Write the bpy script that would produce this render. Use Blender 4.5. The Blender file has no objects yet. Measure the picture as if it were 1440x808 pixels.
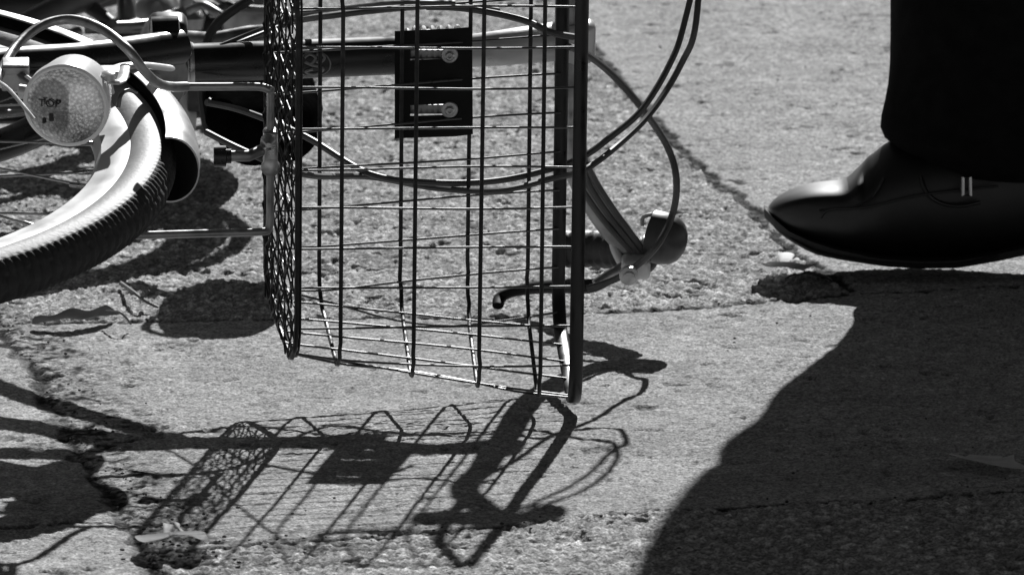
import bpy, bmesh, math, random
import numpy as np
from mathutils import Vector, Matrix
random.seed(4)
S = bpy.context.scene
COL = S.collection
CM = 0.01
V = Vector

# ------------------------------------------------------------------ camera, sky, sun, exposure
CAM_D, CAM_TH = 797.24, math.radians(9.08)
CAM_S = 17.398
cam_loc = V((0, -CAM_D*math.cos(CAM_TH), CAM_D*math.sin(CAM_TH)))
cd = bpy.data.cameras.new('camera'); camera = bpy.data.objects.new('camera', cd); COL.objects.link(camera)
camera.location = cam_loc*CM
camera.rotation_euler = (math.pi/2-CAM_TH, 0, 0)
cd.sensor_width = 36; cd.lens = 36*CAM_S*CAM_D/1440
cd.clip_end = 500; cd.clip_start = 0.1
cd.dof.use_dof = True; cd.dof.focus_distance = 7.35; cd.dof.aperture_fstop = 30
S.camera = camera

SUN_EL = math.atan2(1, 1.400); SUN_AZ = math.atan2(0.2177, 1.3831)   # from +Y towards +X
w = bpy.data.worlds.new('World'); S.world = w; w.use_nodes = True
nt = w.node_tree; nt.nodes.clear()
sky = nt.nodes.new('ShaderNodeTexSky'); sky.sky_type = 'NISHITA'; sky.sun_disc = False
sky.sun_elevation = SUN_EL; sky.sun_rotation = SUN_AZ; sky.air_density = 0.35; sky.dust_density = 0.2
bw = nt.nodes.new('ShaderNodeRGBToBW'); bg = nt.nodes.new('ShaderNodeBackground'); wo = nt.nodes.new('ShaderNodeOutputWorld')
nt.links.new(sky.outputs[0], bw.inputs[0]); nt.links.new(bw.outputs[0], bg.inputs[0]); nt.links.new(bg.outputs[0], wo.inputs[0])
bg.inputs[1].default_value = 0.05
ld = bpy.data.lights.new('sun', 'SUN'); ld.energy = 5.0; ld.angle = math.radians(0.5); ld.color = (1, 1, 1)
sun = bpy.data.objects.new('sun', ld); COL.objects.link(sun)
sd = V((0.2177, 1.3831, 1)).normalized()
sun.rotation_euler = sd.to_track_quat('Z', 'Y').to_euler()
sun.location = (2, 6, 8)
S.view_settings.view_transform = 'Standard'; S.view_settings.look = 'None'
S.view_settings.exposure = 0.20
S.cycles.pixel_filter_width = 2.2; S.view_settings.gamma = 1.0; S.view_settings.use_curve_mapping = False

# ------------------------------------------------------------------ measuring helpers (centimetres)
_f = CAM_S*CAM_D
_fw = V((0, math.cos(CAM_TH), -math.sin(CAM_TH))); _up = V((0, math.sin(CAM_TH), math.cos(CAM_TH)))
def ray(px, py): return (_fw*_f + V((1, 0, 0))*(px-720) - _up*(py-404)).normalized()
def hit(px, py, p0, n):
    d = ray(px, py); return cam_loc + d*((p0-cam_loc).dot(n)/d.dot(n))
def PH(px, py, z=0.0): return hit(px, py, V((0, 0, z)), V((0, 0, 1)))
# steering axes of the fallen bicycle: U up the bike, L across it, F forward
RX, RY, RZ = (math.radians(a) for a in (12.5081, 0.1623, 2.7199))
_R = Matrix.Rotation(RZ, 3, 'Z') @ Matrix.Rotation(RY, 3, 'Y') @ Matrix.Rotation(RX, 3, 'X')
U = _R @ V((1, 0, 0)); L = _R @ V((0, 0, 1)); F = _R @ V((0, -1, 0))
O = V((4.3878, -61.5368, 0.0)); DR = 20.35; LC = 20.5
def B(u, l, f): return O + U*u + L*l + F*(f-DR)
def PL(px, py, l): return hit(px, py, B(0, l, 0), L)
def PF(px, py, f): return hit(px, py, B(0, 0, f), F)
def mirror(p):
    d = (p-B(0, LC, 0)).dot(L); return p - L*(2*d)

# ------------------------------------------------------------------ materials
def mat(name, col, rough=0.5, metal=0.0, noise=0.0, nscale=60, bump=0.0, bscale=200, spec=0.5, coat=0.0, rnoise=0.0, coatr=0.24):
    m = bpy.data.materials.new(name); m.use_nodes = True
    t = m.node_tree; p = t.nodes['Principled BSDF']
    p.inputs['Base Color'].default_value = (col, col, col, 1)
    p.inputs['Roughness'].default_value = rough; p.inputs['Metallic'].default_value = metal
    p.inputs['Coat Roughness'].default_value = coatr; p.inputs['Specular IOR Level'].default_value = spec; p.inputs['Coat Weight'].default_value = coat
    tc = t.nodes.new('ShaderNodeTexCoord')
    if noise or rnoise:
        n = t.nodes.new('ShaderNodeTexNoise'); n.inputs['Scale'].default_value = nscale; n.inputs['Detail'].default_value = 6
        t.links.new(tc.outputs['Object'], n.inputs['Vector'])
    if noise:
        r = t.nodes.new('ShaderNodeMapRange'); r.inputs[1].default_value = 0.3; r.inputs[2].default_value = 0.7
        r.inputs[3].default_value = max(0, col*(1-noise)); r.inputs[4].default_value = min(1, col*(1+noise))
        t.links.new(n.outputs[0], r.inputs[0]); t.links.new(r.outputs[0], p.inputs['Base Color'])
    if rnoise:
        r = t.nodes.new('ShaderNodeMapRange'); r.inputs[1].default_value = 0.3; r.inputs[2].default_value = 0.7
        r.inputs[3].default_value = max(0.02, rough-rnoise); r.inputs[4].default_value = min(1, rough+rnoise)
        t.links.new(n.outputs[0], r.inputs[0]); t.links.new(r.outputs[0], p.inputs['Roughness'])
    if bump:
        n2 = t.nodes.new('ShaderNodeTexNoise'); n2.inputs['Scale'].default_value = bscale; n2.inputs['Detail'].default_value = 4
        t.links.new(tc.outputs['Object'], n2.inputs['Vector'])
        bp = t.nodes.new('ShaderNodeBump'); bp.inputs['Strength'].default_value = bump; bp.inputs['Distance'].default_value = 0.001
        t.links.new(n2.outputs[0], bp.inputs['Height']); t.links.new(bp.outputs[0], p.inputs['Normal'])
    return m
M = {}
M['black_wire'] = mat('black coated wire', 0.012, 0.36, noise=0.5, nscale=120, rnoise=0.12, spec=0.9, coat=0.6, coatr=0.33)
M['black_paint'] = mat('black enamel', 0.010, 0.30, noise=0.4, nscale=40, rnoise=0.12)
M['chrome'] = mat('worn chrome', 0.42, 0.30, metal=1.0, noise=0.25, nscale=50, rnoise=0.1, bump=0.15)
M['steel'] = mat('dull steel', 0.30, 0.42, metal=0.85, noise=0.35, nscale=70, rnoise=0.12, bump=0.2)
M['alloy'] = mat('silver alloy rim', 0.62, 0.45, metal=0.25, noise=0.08, nscale=30, rnoise=0.1)
M['silver'] = mat('silver paint', 0.55, 0.38, metal=0.3, noise=0.15, nscale=40, rnoise=0.12, bump=0.1)
M['tread'] = mat('black tread rubber', 0.022, 0.75, noise=0.4, nscale=90, bump=0.5, bscale=400)
M['sidewall'] = mat('pale tyre sidewall', 0.29, 0.6, noise=0.22, nscale=35, bump=0.3, bscale=300)
M['floorwire'] = mat('dull black floor wire', 0.006, 0.6, noise=0.6, nscale=150, rnoise=0.25)
M['rimblack'] = mat('black rim coating', 0.004, 0.4, noise=0.6, nscale=50, rnoise=0.15, spec=0.5, bump=0.2, bscale=120)
M['worn'] = mat('worn dark paint', 0.02, 0.5, noise=0.5, nscale=40, rnoise=0.15, bump=0.2)
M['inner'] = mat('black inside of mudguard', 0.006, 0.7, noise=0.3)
M['rubber'] = mat('black rubber', 0.02, 0.55, noise=0.4, nscale=60, bump=0.4, bscale=300)
M['cable'] = mat('grey cable housing', 0.065, 0.52, noise=0.2, nscale=50)
M['pouch'] = mat('black canvas', 0.004, 1.0, noise=0.4, nscale=80, bump=0.3, bscale=500, spec=0.0)
M['plastic'] = mat('black plastic', 0.004, 0.6, noise=0.5, nscale=60, spec=0.2, bump=.3, bscale=90)
M['lampshell'] = mat('pale lamp shell', 0.8, 0.32, noise=0.08, nscale=30)
M['trouser'] = mat('black wool cloth', 0.006, 0.95, noise=0.4, nscale=60, bump=0.5, bscale=700, spec=0.1)
M['leather'] = mat('polished black leather', 0.003, 0.42, noise=0.4, nscale=60, bump=0.35, bscale=45, rnoise=0.06, coat=1.0, coatr=0.43, spec=0.12)
M['sole'] = mat('black shoe sole', 0.008, 0.6, noise=0.3)
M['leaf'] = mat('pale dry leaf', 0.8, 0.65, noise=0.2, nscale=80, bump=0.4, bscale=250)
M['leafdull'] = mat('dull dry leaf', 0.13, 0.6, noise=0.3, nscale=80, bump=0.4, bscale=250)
M['crumb'] = mat('dark crumbs of soil', 0.035, 0.9, noise=0.6, nscale=150)
M['skin'] = mat('skin', 0.35, 0.5, noise=0.08)
M['hair'] = mat('dark hair', 0.02, 0.6, noise=0.3)
M['badge'] = mat('dull badge metal', 0.22, 0.5, metal=0.4)
for k, tr_ in (('leaf', .5), ('leafdull', .25)):   # thin blades let the sun through
    t_ = M[k].node_tree; pb_ = t_.nodes['Principled BSDF']; out_ = t_.nodes['Material Output']
    tl = t_.nodes.new('ShaderNodeBsdfTranslucent'); mxs = t_.nodes.new('ShaderNodeMixShader'); mxs.inputs[0].default_value = tr_
    c_ = .85 if k == 'leaf' else .22
    tl.inputs[0].default_value = (c_, c_, c_, 1)
    t_.links.new(pb_.outputs[0], mxs.inputs[1]); t_.links.new(tl.outputs[0], mxs.inputs[2]); t_.links.new(mxs.outputs[0], out_.inputs[0])

def lens_mat():
    m = bpy.data.materials.new('moulded lamp glass'); m.use_nodes = True
    t = m.node_tree; p = t.nodes['Principled BSDF']
    p.inputs['Roughness'].default_value = 0.24; p.inputs['Metallic'].default_value = 0.85
    tc = t.nodes.new('ShaderNodeTexCoord'); sx = t.nodes.new('ShaderNodeSeparateXYZ')
    at = t.nodes.new('ShaderNodeAttribute'); at.attribute_name = 'half'
    v = t.nodes.new('ShaderNodeTexVoronoi'); v.inputs['Scale'].default_value = 420
    t.links.new(tc.outputs['Object'], v.inputs['Vector'])
    mx = t.nodes.new('ShaderNodeMapRange'); mx.inputs[3].default_value = 0.34; mx.inputs[4].default_value = 1.0
    t.links.new(at.outputs['Fac'], mx.inputs[0])
    md = t.nodes.new('ShaderNodeMath'); md.operation = 'MULTIPLY'
    mr = t.nodes.new('ShaderNodeMapRange'); mr.inputs[1].default_value = 0.0; mr.inputs[2].default_value = 0.7; mr.inputs[3].default_value = 1.15; mr.inputs[4].default_value = 0.6
    t.links.new(v.outputs['Distance'], mr.inputs[0])
    t.links.new(mx.outputs[0], md.inputs[0]); t.links.new(mr.outputs[0], md.inputs[1])
    t.links.new(md.outputs[0], p.inputs['Base Color'])
    bp = t.nodes.new('ShaderNodeBump'); bp.inputs['Strength'].default_value = 0.4; bp.inputs['Distance'].default_value = 0.0005
    t.links.new(v.outputs['Distance'], bp.inputs['Height']); t.links.new(bp.outputs[0], p.inputs['Normal'])
    return m
M['lens'] = lens_mat()

# ------------------------------------------------------------------ object helpers
def tag(o, label=None, cat=None, group=None, kind=None):
    if label: o['label'] = label
    if cat: o['category'] = cat
    if group: o['group'] = group
    if kind: o['kind'] = kind
    return o
def empty(name, loc, label, cat, group=None):
    e = bpy.data.objects.new(name, None); COL.objects.link(e); e.location = loc*CM; e.empty_display_size = 0.05
    bpy.context.view_layer.update()
    return tag(e, label, cat, group)
ROOTLOC = {}
def origin_of(o):
    p = V((0, 0, 0))
    while o is not None:
        p = p + V(o.location); o = o.parent
    return p
class MB:
    """collects vertices and faces in centimetres, world axes"""
    def __init__(s): s.v = []; s.f = []; s.m = []
    def add(s, vs, fs, mi=0):
        b = len(s.v); s.v += [tuple(x) for x in vs]; s.f += [tuple(b+i for i in f) for f in fs]; s.m += [mi]*len(fs); return s
    def build(s, name, mats, parent=None, smooth=True, org=None, attr=None):
        if not isinstance(mats, (list, tuple)): mats = [mats]
        po = origin_of(parent) if parent is not None else V((0, 0, 0))
        o = V(org)*CM if org is not None else (po if parent is not None else sum((V(x) for x in s.v), V())/len(s.v)*CM)
        me = bpy.data.meshes.new(name)
        me.from_pydata([tuple(V(x)*CM-o) for x in s.v], [], s.f)
        for m in mats: me.materials.append(M[m] if isinstance(m, str) else m)
        if len(mats) > 1: me.polygons.foreach_set('material_index', s.m)
        if smooth:
            me.polygons.foreach_set('use_smooth', [True]*len(me.polygons))
            try: me.set_sharp_from_angle(angle=math.radians(42))
            except Exception: pass
        if attr:
            for k, vals in attr.items():
                a = me.attributes.new(k, 'FLOAT', 'POINT'); a.data.foreach_set('value', vals)
        bm = bmesh.new(); bm.from_mesh(me); bmesh.ops.recalc_face_normals(bm, faces=bm.faces); bm.to_mesh(me); bm.free()
        ob = bpy.data.objects.new(name, me); COL.objects.link(ob)
        ob.parent = parent; ob.location = o-po
        return ob
def spline(pts, n=8, closed=False):
    pts = [V(p) for p in pts]; N = len(pts); out = []
    if N < 3 and not closed: return pts
    for i in range(N if closed else N-1):
        if closed: a, b, c, d = pts[i-1], pts[i], pts[(i+1) % N], pts[(i+2) % N]
        else: a = pts[max(i-1, 0)]; b = pts[i]; c = pts[i+1]; d = pts[min(i+2, N-1)]
        for k in range(n):
            t = k/n
            out.append(0.5*((2*b)+(c-a)*t+(2*a-5*b+4*c-d)*t*t+(3*b-a-3*c+d)*t**3))
    if not closed: out.append(pts[-1])
    return out
def tube(mb, pts, r, seg=10, closed=False, mi=0, flat=None, cap=True):
    """r: radius or list; flat=(normal, ratio) squashes along a direction"""
    pts = [V(p) for p in pts]; N = len(pts)
    rs = r if isinstance(r, (list, tuple)) else [r]*N
    if len(rs) != N: rs = [rs[min(int(i/(N-1)*(len(rs)-1)), len(rs)-2)]*(1-(i/(N-1)*(len(rs)-1)-min(int(i/(N-1)*(len(rs)-1)), len(rs)-2))) + rs[min(int(i/(N-1)*(len(rs)-1)), len(rs)-2)+1]*(i/(N-1)*(len(rs)-1)-min(int(i/(N-1)*(len(rs)-1)), len(rs)-2)) for i in range(N)]
    vs = []; n1 = None
    for i in range(N):
        if closed: t = (pts[(i+1) % N]-pts[i-1])
        else: t = pts[min(i+1, N-1)]-pts[max(i-1, 0)]
        t.normalize()
        if flat: n1 = (flat[0]-t*flat[0].dot(t)).normalized()
        elif n1 is None: n1 = t.orthogonal().normalized()
        else:
            n1 = (n1-t*n1.dot(t)).normalized()
        n2 = t.cross(n1)
        for k in range(seg):
            a = 2*math.pi*k/seg
            vs.append(pts[i]+n1*(math.cos(a)*rs[i]*(flat[1] if flat else 1))+n2*(math.sin(a)*rs[i]))
    fs = []
    for i in range(N if closed else N-1):
        j = (i+1) % N
        for k in range(seg):
            q = (k+1) % seg; fs.append((i*seg+k, i*seg+q, j*seg+q, j*seg+k))
    if not closed and cap: fs.append(tuple(range(seg))[::-1]); fs.append(tuple((N-1)*seg+k for k in range(seg)))
    mb.add(vs, fs, mi); return mb
def lathe(mb, base, axis, prof, seg=32, mi=0, ref=None):
    """prof: list of (distance along axis, radius)"""
    ax = V(axis).normalized(); n1 = ax.orthogonal().normalized() if ref is None else (V(ref)-ax*V(ref).dot(ax)).normalized(); n2 = ax.cross(n1)
    vs = []; fs = []
    for (h, r) in prof:
        for k in range(seg):
            a = 2*math.pi*k/seg; vs.append(V(base)+ax*h+(n1*math.cos(a)+n2*math.sin(a))*max(r, 1e-4))
    for i in range(len(prof)-1):
        for k in range(seg):
            q = (k+1) % seg; fs.append((i*seg+k, i*seg+q, (i+1)*seg+q, (i+1)*seg+k))
    fs.append(tuple(range(seg))[::-1]); fs.append(tuple((len(prof)-1)*seg+k for k in range(seg)))
    mb.add(vs, fs, mi); return mb
def box(mb, c, ax, ay, az, hx, hy, hz, mi=0, bev=0.0):
    c = V(c); ax, ay, az = V(ax).normalized(), V(ay).normalized(), V(az).normalized()
    if bev <= 0:
        vs = [c+ax*(hx*i)+ay*(hy*j)+az*(hz*k) for i in (-1, 1) for j in (-1, 1) for k in (-1, 1)]
        fs = [(0, 1, 3, 2), (4, 6, 7, 5), (0, 4, 5, 1), (2, 3, 7, 6), (0, 2, 6, 4), (1, 5, 7, 3)]
        return mb.add(vs, fs, mi)
    bm = bmesh.new(); bmesh.ops.create_cube(bm, size=2)
    for v in bm.verts: v.co = V((v.co.x*hx, v.co.y*hy, v.co.z*hz))
    bmesh.ops.bevel(bm, geom=list(bm.edges), offset=bev, segments=3, affect='EDGES', profile=0.5)
    bm.verts.index_update()
    vs = [c+ax*v.co.x+ay*v.co.y+az*v.co.z for v in bm.verts]; fs = [tuple(v.index for v in f.verts) for f in bm.faces]; bm.free()
    return mb.add(vs, fs, mi)
def rrect(w0, w1, h0, h1, r, n=7):
    """rounded rectangle points in 2d"""
    out = []
    for cx, cy, a0 in ((w1-r, h1-r, 0), (w0+r, h1-r, 90), (w0+r, h0+r, 180), (w1-r, h0+r, 270)):
        for k in range(n+1):
            a = math.radians(a0+90*k/n); out.append((cx+r*math.cos(a), cy+r*math.sin(a)))
    return out

# ------------------------------------------------------------------ THE PAVEMENT
rng = np.random.default_rng(11)
def vnoise(x, y, s, seed):
    r = np.random.default_rng(seed); T = r.random((256, 256))
    xs, ys = x/s+100.3, y/s+100.7
    xi = np.floor(xs).astype(int); yi = np.floor(ys).astype(int); fx = xs-xi; fy = ys-yi
    fx = fx*fx*(3-2*fx); fy = fy*fy*(3-2*fy)
    g = lambda a, b: T[a % 256, b % 256]
    return (g(xi, yi)*(1-fx)+g(xi+1, yi)*fx)*(1-fy)+(g(xi, yi+1)*(1-fx)+g(xi+1, yi+1)*fx)*fy
def worley(x, y, s, seed):
    r = np.random.default_rng(seed); JX = r.random((256, 256)); JY = r.random((256, 256)); C = r.random((256, 256))
    xs, ys = x/s+100, y/s+100; xi = np.floor(xs).astype(int); yi = np.floor(ys).astype(int)
    best = np.full(x.shape, 9.0); col = np.zeros(x.shape)
    for a in (-1, 0, 1):
        for b in (-1, 0, 1):
            i = (xi+a) % 256; j = (yi+b) % 256
            d = np.hypot(xi+a+JX[i, j]-xs, yi+b+JY[i, j]-ys)
            m = d < best; best[m] = d[m]; col[m] = C[i, j][m]
    return best, col
def gl(*pts): return [tuple(PH(x, y, 0)[:2]) for x, y in pts]
def pdist(x, y, line):
    d = np.full(x.shape, 1e9)
    for (x0, y0), (x1, y1) in zip(line[:-1], line[1:]):
        dx, dy = x1-x0, y1-y0; t = np.clip(((x-x0)*dx+(y-y0)*dy)/(dx*dx+dy*dy), 0, 1)
        d = np.minimum(d, np.hypot(x-x0-t*dx, y-y0-t*dy))
    return d
J_diag = gl((760, -60), (830, 65), (903, 150), (955, 208), (1052, 290), (1112, 352), (1200, 410))
J_mid = gl((-200, 452), (60, 452), (300, 448), (560, 444), (700, 447), (880, 436), (1060, 425), (1200, 414), (1500, 398))
J_low = gl((215, 772), (364, 762), (499, 753), (600, 745), (720, 735), (830, 722), (1000, 714), (1240, 700), (1500, 684))
J_left = gl((-60, 440), (0, 470), (42, 512), (84, 590), (112, 640), (150, 690), (188, 752), (215, 812), (240, 880))
J_lh = gl((-300, 742), (0, 736), (120, 730), (188, 728))
def yline(x, line):
    xs = [p[0] for p in line]; ys = [p[1] for p in line]; return np.interp(x, xs, ys)
def ground_height(x, y):
    wob = (vnoise(x, y, 3.0, 1)-.5)*1.2+(vnoise(x, y, 0.9, 2)-.5)*.6
    # zones, measured in plan
    right = x > np.interp(y, [p[1] for p in J_diag][::-1], [p[0] for p in J_diag][::-1])
    above = y > yline(x, J_mid)+wob*.3
    below = y < yline(x, J_low)+wob*.3
    yl = np.array([p[1] for p in J_left])[::-1]; xl = np.array([p[0] for p in J_left])[::-1]
    left = (x < np.interp(y, yl, xl))
    leftlow = left & (y < yline(x, J_lh))
    coarse = (above & ~right & ~left).astype(float)
    coarse[below & ~left] = 0.85
    mid = ((~above) & (~below) & (~left)).astype(float)
    tr = (above & right).astype(float)
    rough = 0.24+0.62*coarse+0.06*tr
    d1, c1 = worley(x, y*0.8, .85, 5); d2, c2 = worley(x, y*0.8, 0.38, 6)
    st1 = np.clip((0.50-d1)*3.2, 0, 1)*(c1 > 0.35); st2 = np.clip((0.46-d2)*3.0, 0, 1)*(c2 > 0.3)
    peb = st1*0.16 + st2*0.08
    n = (vnoise(x, y, 1.6, 7)-.5)*.12+(vnoise(x, y, .7, 8)-.5)*.10+(vnoise(x, y, .36, 9)-.5)*.10
    h = peb*rough*1.3+n*(0.35+rough*.75)
    pits = np.clip(vnoise(x, y, .8, 12)*vnoise(x, y, 2.6, 13)-.50, 0, 1)*1.8 + np.clip(vnoise(x, y, .5, 14)-.84, 0, 1)*2.2*(vnoise(x, y, 7, 15) > .45)
    h -= pits*(0.5+coarse)
    h += (vnoise(x, y, 14, 20)-.5)*.25+(vnoise(x, y, 45, 21)-.5)*.3
    def joint(line, wd, dep, seed, jag=0.8):
        d = pdist(x+(vnoise(x, y, 2.6, seed)-.5)*jag*1.3+(vnoise(x, y, .7, seed+5)-.5)*.5, y+(vnoise(x, y, 1.7, seed+1)-.5)*jag*1.6+(vnoise(x, y, .8, seed+6)-.5)*.7, line)
        ww = wd*(.75+.5*vnoise(x, y, 4.5, seed+3))
        return -dep*np.clip(1.25-(d/ww)**2, 0, 1)**.7*(0.55+vnoise(x, y, 6, seed+2)*.6)
    j = joint(J_diag, .6, .3, 30)*(~left)
    j = np.minimum(j, joint(J_mid, 0.4, .25, 40)*(~left))
    j = np.minimum(j, joint(J_low, .45, .2, 50)*(~left))
    j = np.minimum(j, joint(J_left, .65, .14, 60))
    j = np.minimum(j, joint(J_lh, .45, .35, 70)*left)
    # worn, crumbling margin beside the left joint
    dl = pdist(x, y, J_left); wear = np.clip(1-dl/7.0, 0, 1)*(~left)
    h += j + wear*((vnoise(x, y, .7, 81)-.6)*.22)
    dark = np.clip(-j*7, 0, 1)*(.55+.6*vnoise(x, y, .9, 88))+wear**.7*np.clip(vnoise(x, y, 1.1, 80)*.8+vnoise(x, y, .4, 82)*1.1-.78, 0, 1)*2.4
    tone = 0.55*coarse+0.75*mid+1.0*tr+0.9*left-0.12*leftlow
    stone = np.where(st1 > .3, c1, np.where(st2 > .3, c2*.9, .12+.25*vnoise(x, y, .4, 90)))
    dark = np.clip(dark+pits*1.2, 0, 1)
    return h, tone, dark, stone, coarse
def grid_mesh(name, xs, ys, fn):
    X, Y = np.meshgrid(xs, ys); h, tone, dark, peb, coarse = fn(X.ravel(), Y.ravel())
    nx, ny = len(xs), len(ys)
    edge = np.minimum.reduce([(X-xs[0]).ravel(), (xs[-1]-X).ravel(), (Y-ys[0]).ravel(), (ys[-1]-Y).ravel()])
    h = h*np.clip(edge/3, 0, 1)
    co = np.stack([X.ravel(), Y.ravel(), h-.12], 1)*CM
    i = np.arange(nx*ny).reshape(ny, nx)
    q = np.stack([i[:-1, :-1], i[:-1, 1:], i[1:, 1:], i[1:, :-1]], -1).reshape(-1, 4)
    me = bpy.data.meshes.new(name)
    me.vertices.add(nx*ny); me.vertices.foreach_set('co', co.ravel())
    me.loops.add(q.size); me.loops.foreach_set('vertex_index', q.ravel())
    me.polygons.add(len(q)); me.polygons.foreach_set('loop_start', np.arange(0, q.size, 4)); me.polygons.foreach_set('loop_total', np.full(len(q), 4))
    me.update(); me.polygons.foreach_set('use_smooth', [True]*len(q))
    for k, a in (('tone', tone), ('dirt', dark), ('peb', peb), ('coarse', coarse)):
        at = me.attributes.new(k, 'FLOAT', 'POINT'); at.data.foreach_set('value', a.astype(np.float32))
    return me
def ground_mat():
    m = bpy.data.materials.new('worn pavement'); m.use_nodes = True; t = m.node_tree; p = t.nodes['Principled BSDF']
    p.inputs['Roughness'].default_value = 1.0; p.inputs['Specular IOR Level'].default_value = 0.0
    N = t.nodes.new; Lk = t.links.new
    tc = N('ShaderNodeTexCoord')
    def att(n): a = N('ShaderNodeAttribute'); a.attribute_name = n; return a.outputs['Fac']
    def mr(src, a, b, c, d):
        r = N('ShaderNodeMapRange'); Lk(src, r.inputs[0])
        for i, v in enumerate((a, b, c, d)): r.inputs[i+1].default_value = v
        return r.outputs[0]
    def mth(op, a, b):
        x = N('ShaderNodeMath'); x.operation = op
        for i, s in enumerate((a, b)):
            if isinstance(s, (int, float)): x.inputs[i].default_value = s
            else: Lk(s, x.inputs[i])
        return x.outputs[0]
    def noise(sc, det=3, dist=0):
        n = N('ShaderNodeTexNoise'); n.inputs['Scale'].default_value = sc; n.inputs['Detail'].default_value = det; n.inputs['Distortion'].default_value = dist
        Lk(tc.outputs['Object'], n.inputs['Vector']); return n.outputs[0]
    base = mr(att('tone'), 0, 1, 0.30, 0.40)
    sp = mr(noise(480, 1), .36, .64, .62, 1.36)
    sp2 = mr(noise(210, 3), .33, .67, .76, 1.24)
    big = mr(noise(9, 5), .3, .7, .88, 1.12)
    pb = mr(att('peb'), 0, 1, .38, 1.95)
    pbm = mth('ADD', 1, mth('MULTIPLY', mth('SUBTRACT', pb, 1), mr(att('coarse'), 0, 1, .28, 1)))
    v = mth('MULTIPLY', mth('MULTIPLY', mth('MULTIPLY', base, sp), mth('MULTIPLY', sp2, big)), pbm)
    # dark pores
    vor = N('ShaderNodeTexVoronoi'); vor.inputs['Scale'].default_value = 95; Lk(tc.outputs['Object'], vor.inputs['Vector'])
    pore = mth('MULTIPLY', mr(vor.outputs['Distance'], .08, .2, 1, 0), mr(noise(60, 2), .52, .6, 0, .75))
    v = mth('MULTIPLY', v, mth('SUBTRACT', 1, pore))
    v = mth('MULTIPLY', v, mr(noise(26, 6, 1.5), .3, .7, .84, 1.14))
    v = mth('MULTIPLY', v, mr(att('dirt'), 0, 1, 1, .13))
    Lk(v, p.inputs['Base Color'])
    bp = N('ShaderNodeBump'); bp.inputs['Strength'].default_value = 0.8; bp.inputs['Distance'].default_value = 0.0014
    Lk(mth('ADD', noise(330, 3), mth('MULTIPLY', noise(800, 2), .5)), bp.inputs['Height']); Lk(bp.outputs[0], p.inputs['Normal'])
    return m
M['ground'] = ground_mat()
gx = np.arange(-56, 56.01, 0.15); gy = np.arange(-160, 205.01, 0.27)
gme = grid_mesh('pavement', gx, gy, ground_height); gme.materials.append(M['ground'])
go = bpy.data.objects.new('pavement', gme); COL.objects.link(go); tag(go, kind='structure')
# the paving runs on all round to the horizon, one sheet framing the detailed part
g2 = MB(); x0, x1, y0, y1 = gx[0], gx[-1], gy[0], gy[-1]; W = 12000
g2.add([(-W, -W, -.12), (W, -W, -.12), (W, W, -.12), (-W, W, -.12), (x0, y0, -.12), (x1, y0, -.12), (x1, y1, -.12), (x0, y1, -.12)],
       [(0, 1, 5, 4), (1, 2, 6, 5), (2, 3, 7, 6), (3, 0, 4, 7)])
gg = g2.build('ground', 'ground', None, smooth=False, org=(0, 0, 0), attr={'tone': [.95]*8, 'coarse': [0.]*8, 'peb': [.5]*8}); tag(gg, kind='structure')

# ------------------------------------------------------------------ THE BICYCLE
bike = empty('bicycle', V((-30, -20, 0)), 'bicycle fallen on its side on the pavement with a black wire basket and round headlamp', 'bicycle')

# --- basket
def sect(u, k):
    """cross-section (l,f) of the basket at depth k: 0 rim, 1 bottom"""
    l0 = 0.2+(4.6-0.2)*k; l1 = 39.6+(36.2-39.6)*k
    f0 = 0.0+6.2*k; f1 = DR+2.2*k
    r = 3.6+0.2*k
    return l0, l1, f0, f1, r
UB = -20.6
def loop(k, off=0.0, n=7, du=0.0):
    l0, l1, f0, f1, r = sect(0, k)
    return [B(UB*k+du - 1.9*k*k*k*(f1-f)/(f1-f0), l, f) for l, f in rrect(l0+off, l1-off, f0+off, f1-off, r, n)]
basket = empty('basket', V((-30, -20, 0)), None, None); basket.parent = bike; basket.location = (0, 0, 0)
wires = MB()
def wob(pts, a=.05):
    return [p+V((random.uniform(-a, a), random.uniform(-a, a), 0)) for p in pts]
for k, r_ in ((0.115, .158), (0.335, .158), (0.575, .158), (0.84, .158), (1.0, .2)):
    hp = MB(); pts = loop(k); pts = [p if i == 0 else p for i, p in enumerate(pts)]
    tube(hp, wob(pts), r_, 8, closed=True); hp.build('wire_hoop', 'floorwire', basket)
nl, nf = 12, 6
per = []
for i in range(nl+1): per += [('f', 1, (i+.25)/(nl+.5)), ('f', 0, (i+.25)/(nl+.5))]
for i in range(1, nf): per += [('l', 0, i/nf), ('l', 1, i/nf)]
def on_sect(k, side, e, t, off):
    l0, l1, f0, f1, r = sect(0, k)
    if side == 'f':
        lr = 0.2+39.4*t+.8*k; l = lr*(1-k)+min(max(lr, l0+.9), l1-.9)*k; f = f1-off if e else f0+off
        # follow the rounded corner
        for lc, s in ((l0+r, -1), (l1-r, 1)):
            if (l-lc)*s > 0:
                a = min(1, abs(l-lc)/r); dd = r-r*math.sqrt(1-a*a); f = f-dd if e else f+dd
    else:
        f = f0+(f1-f0)*t; l = l1-off if e else l0+off
        for fc, s in ((f0+r, -1), (f1-r, 1)):
            if (f-fc)*s > 0:
                a = min(1, abs(f-fc)/r); dd = r-r*math.sqrt(1-a*a); l = l-dd if e else l+dd
    return B(UB*k-1.9*k*k*k*(f1-f)/(f1-f0), l, f)
for side, e, t in per:
    j = random.uniform(-.12, .12)
    pts = [on_sect(k, side, e, t, .2+ (0.0)) + L*(j*math.sin(k*5)) for k in (0, .2, .4, .6, .8, .93, 1.0)]
    tube(wires, spline(pts, 3), 0.088, 7)
wires.build('wire_sides', 'black_wire', basket)
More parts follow.
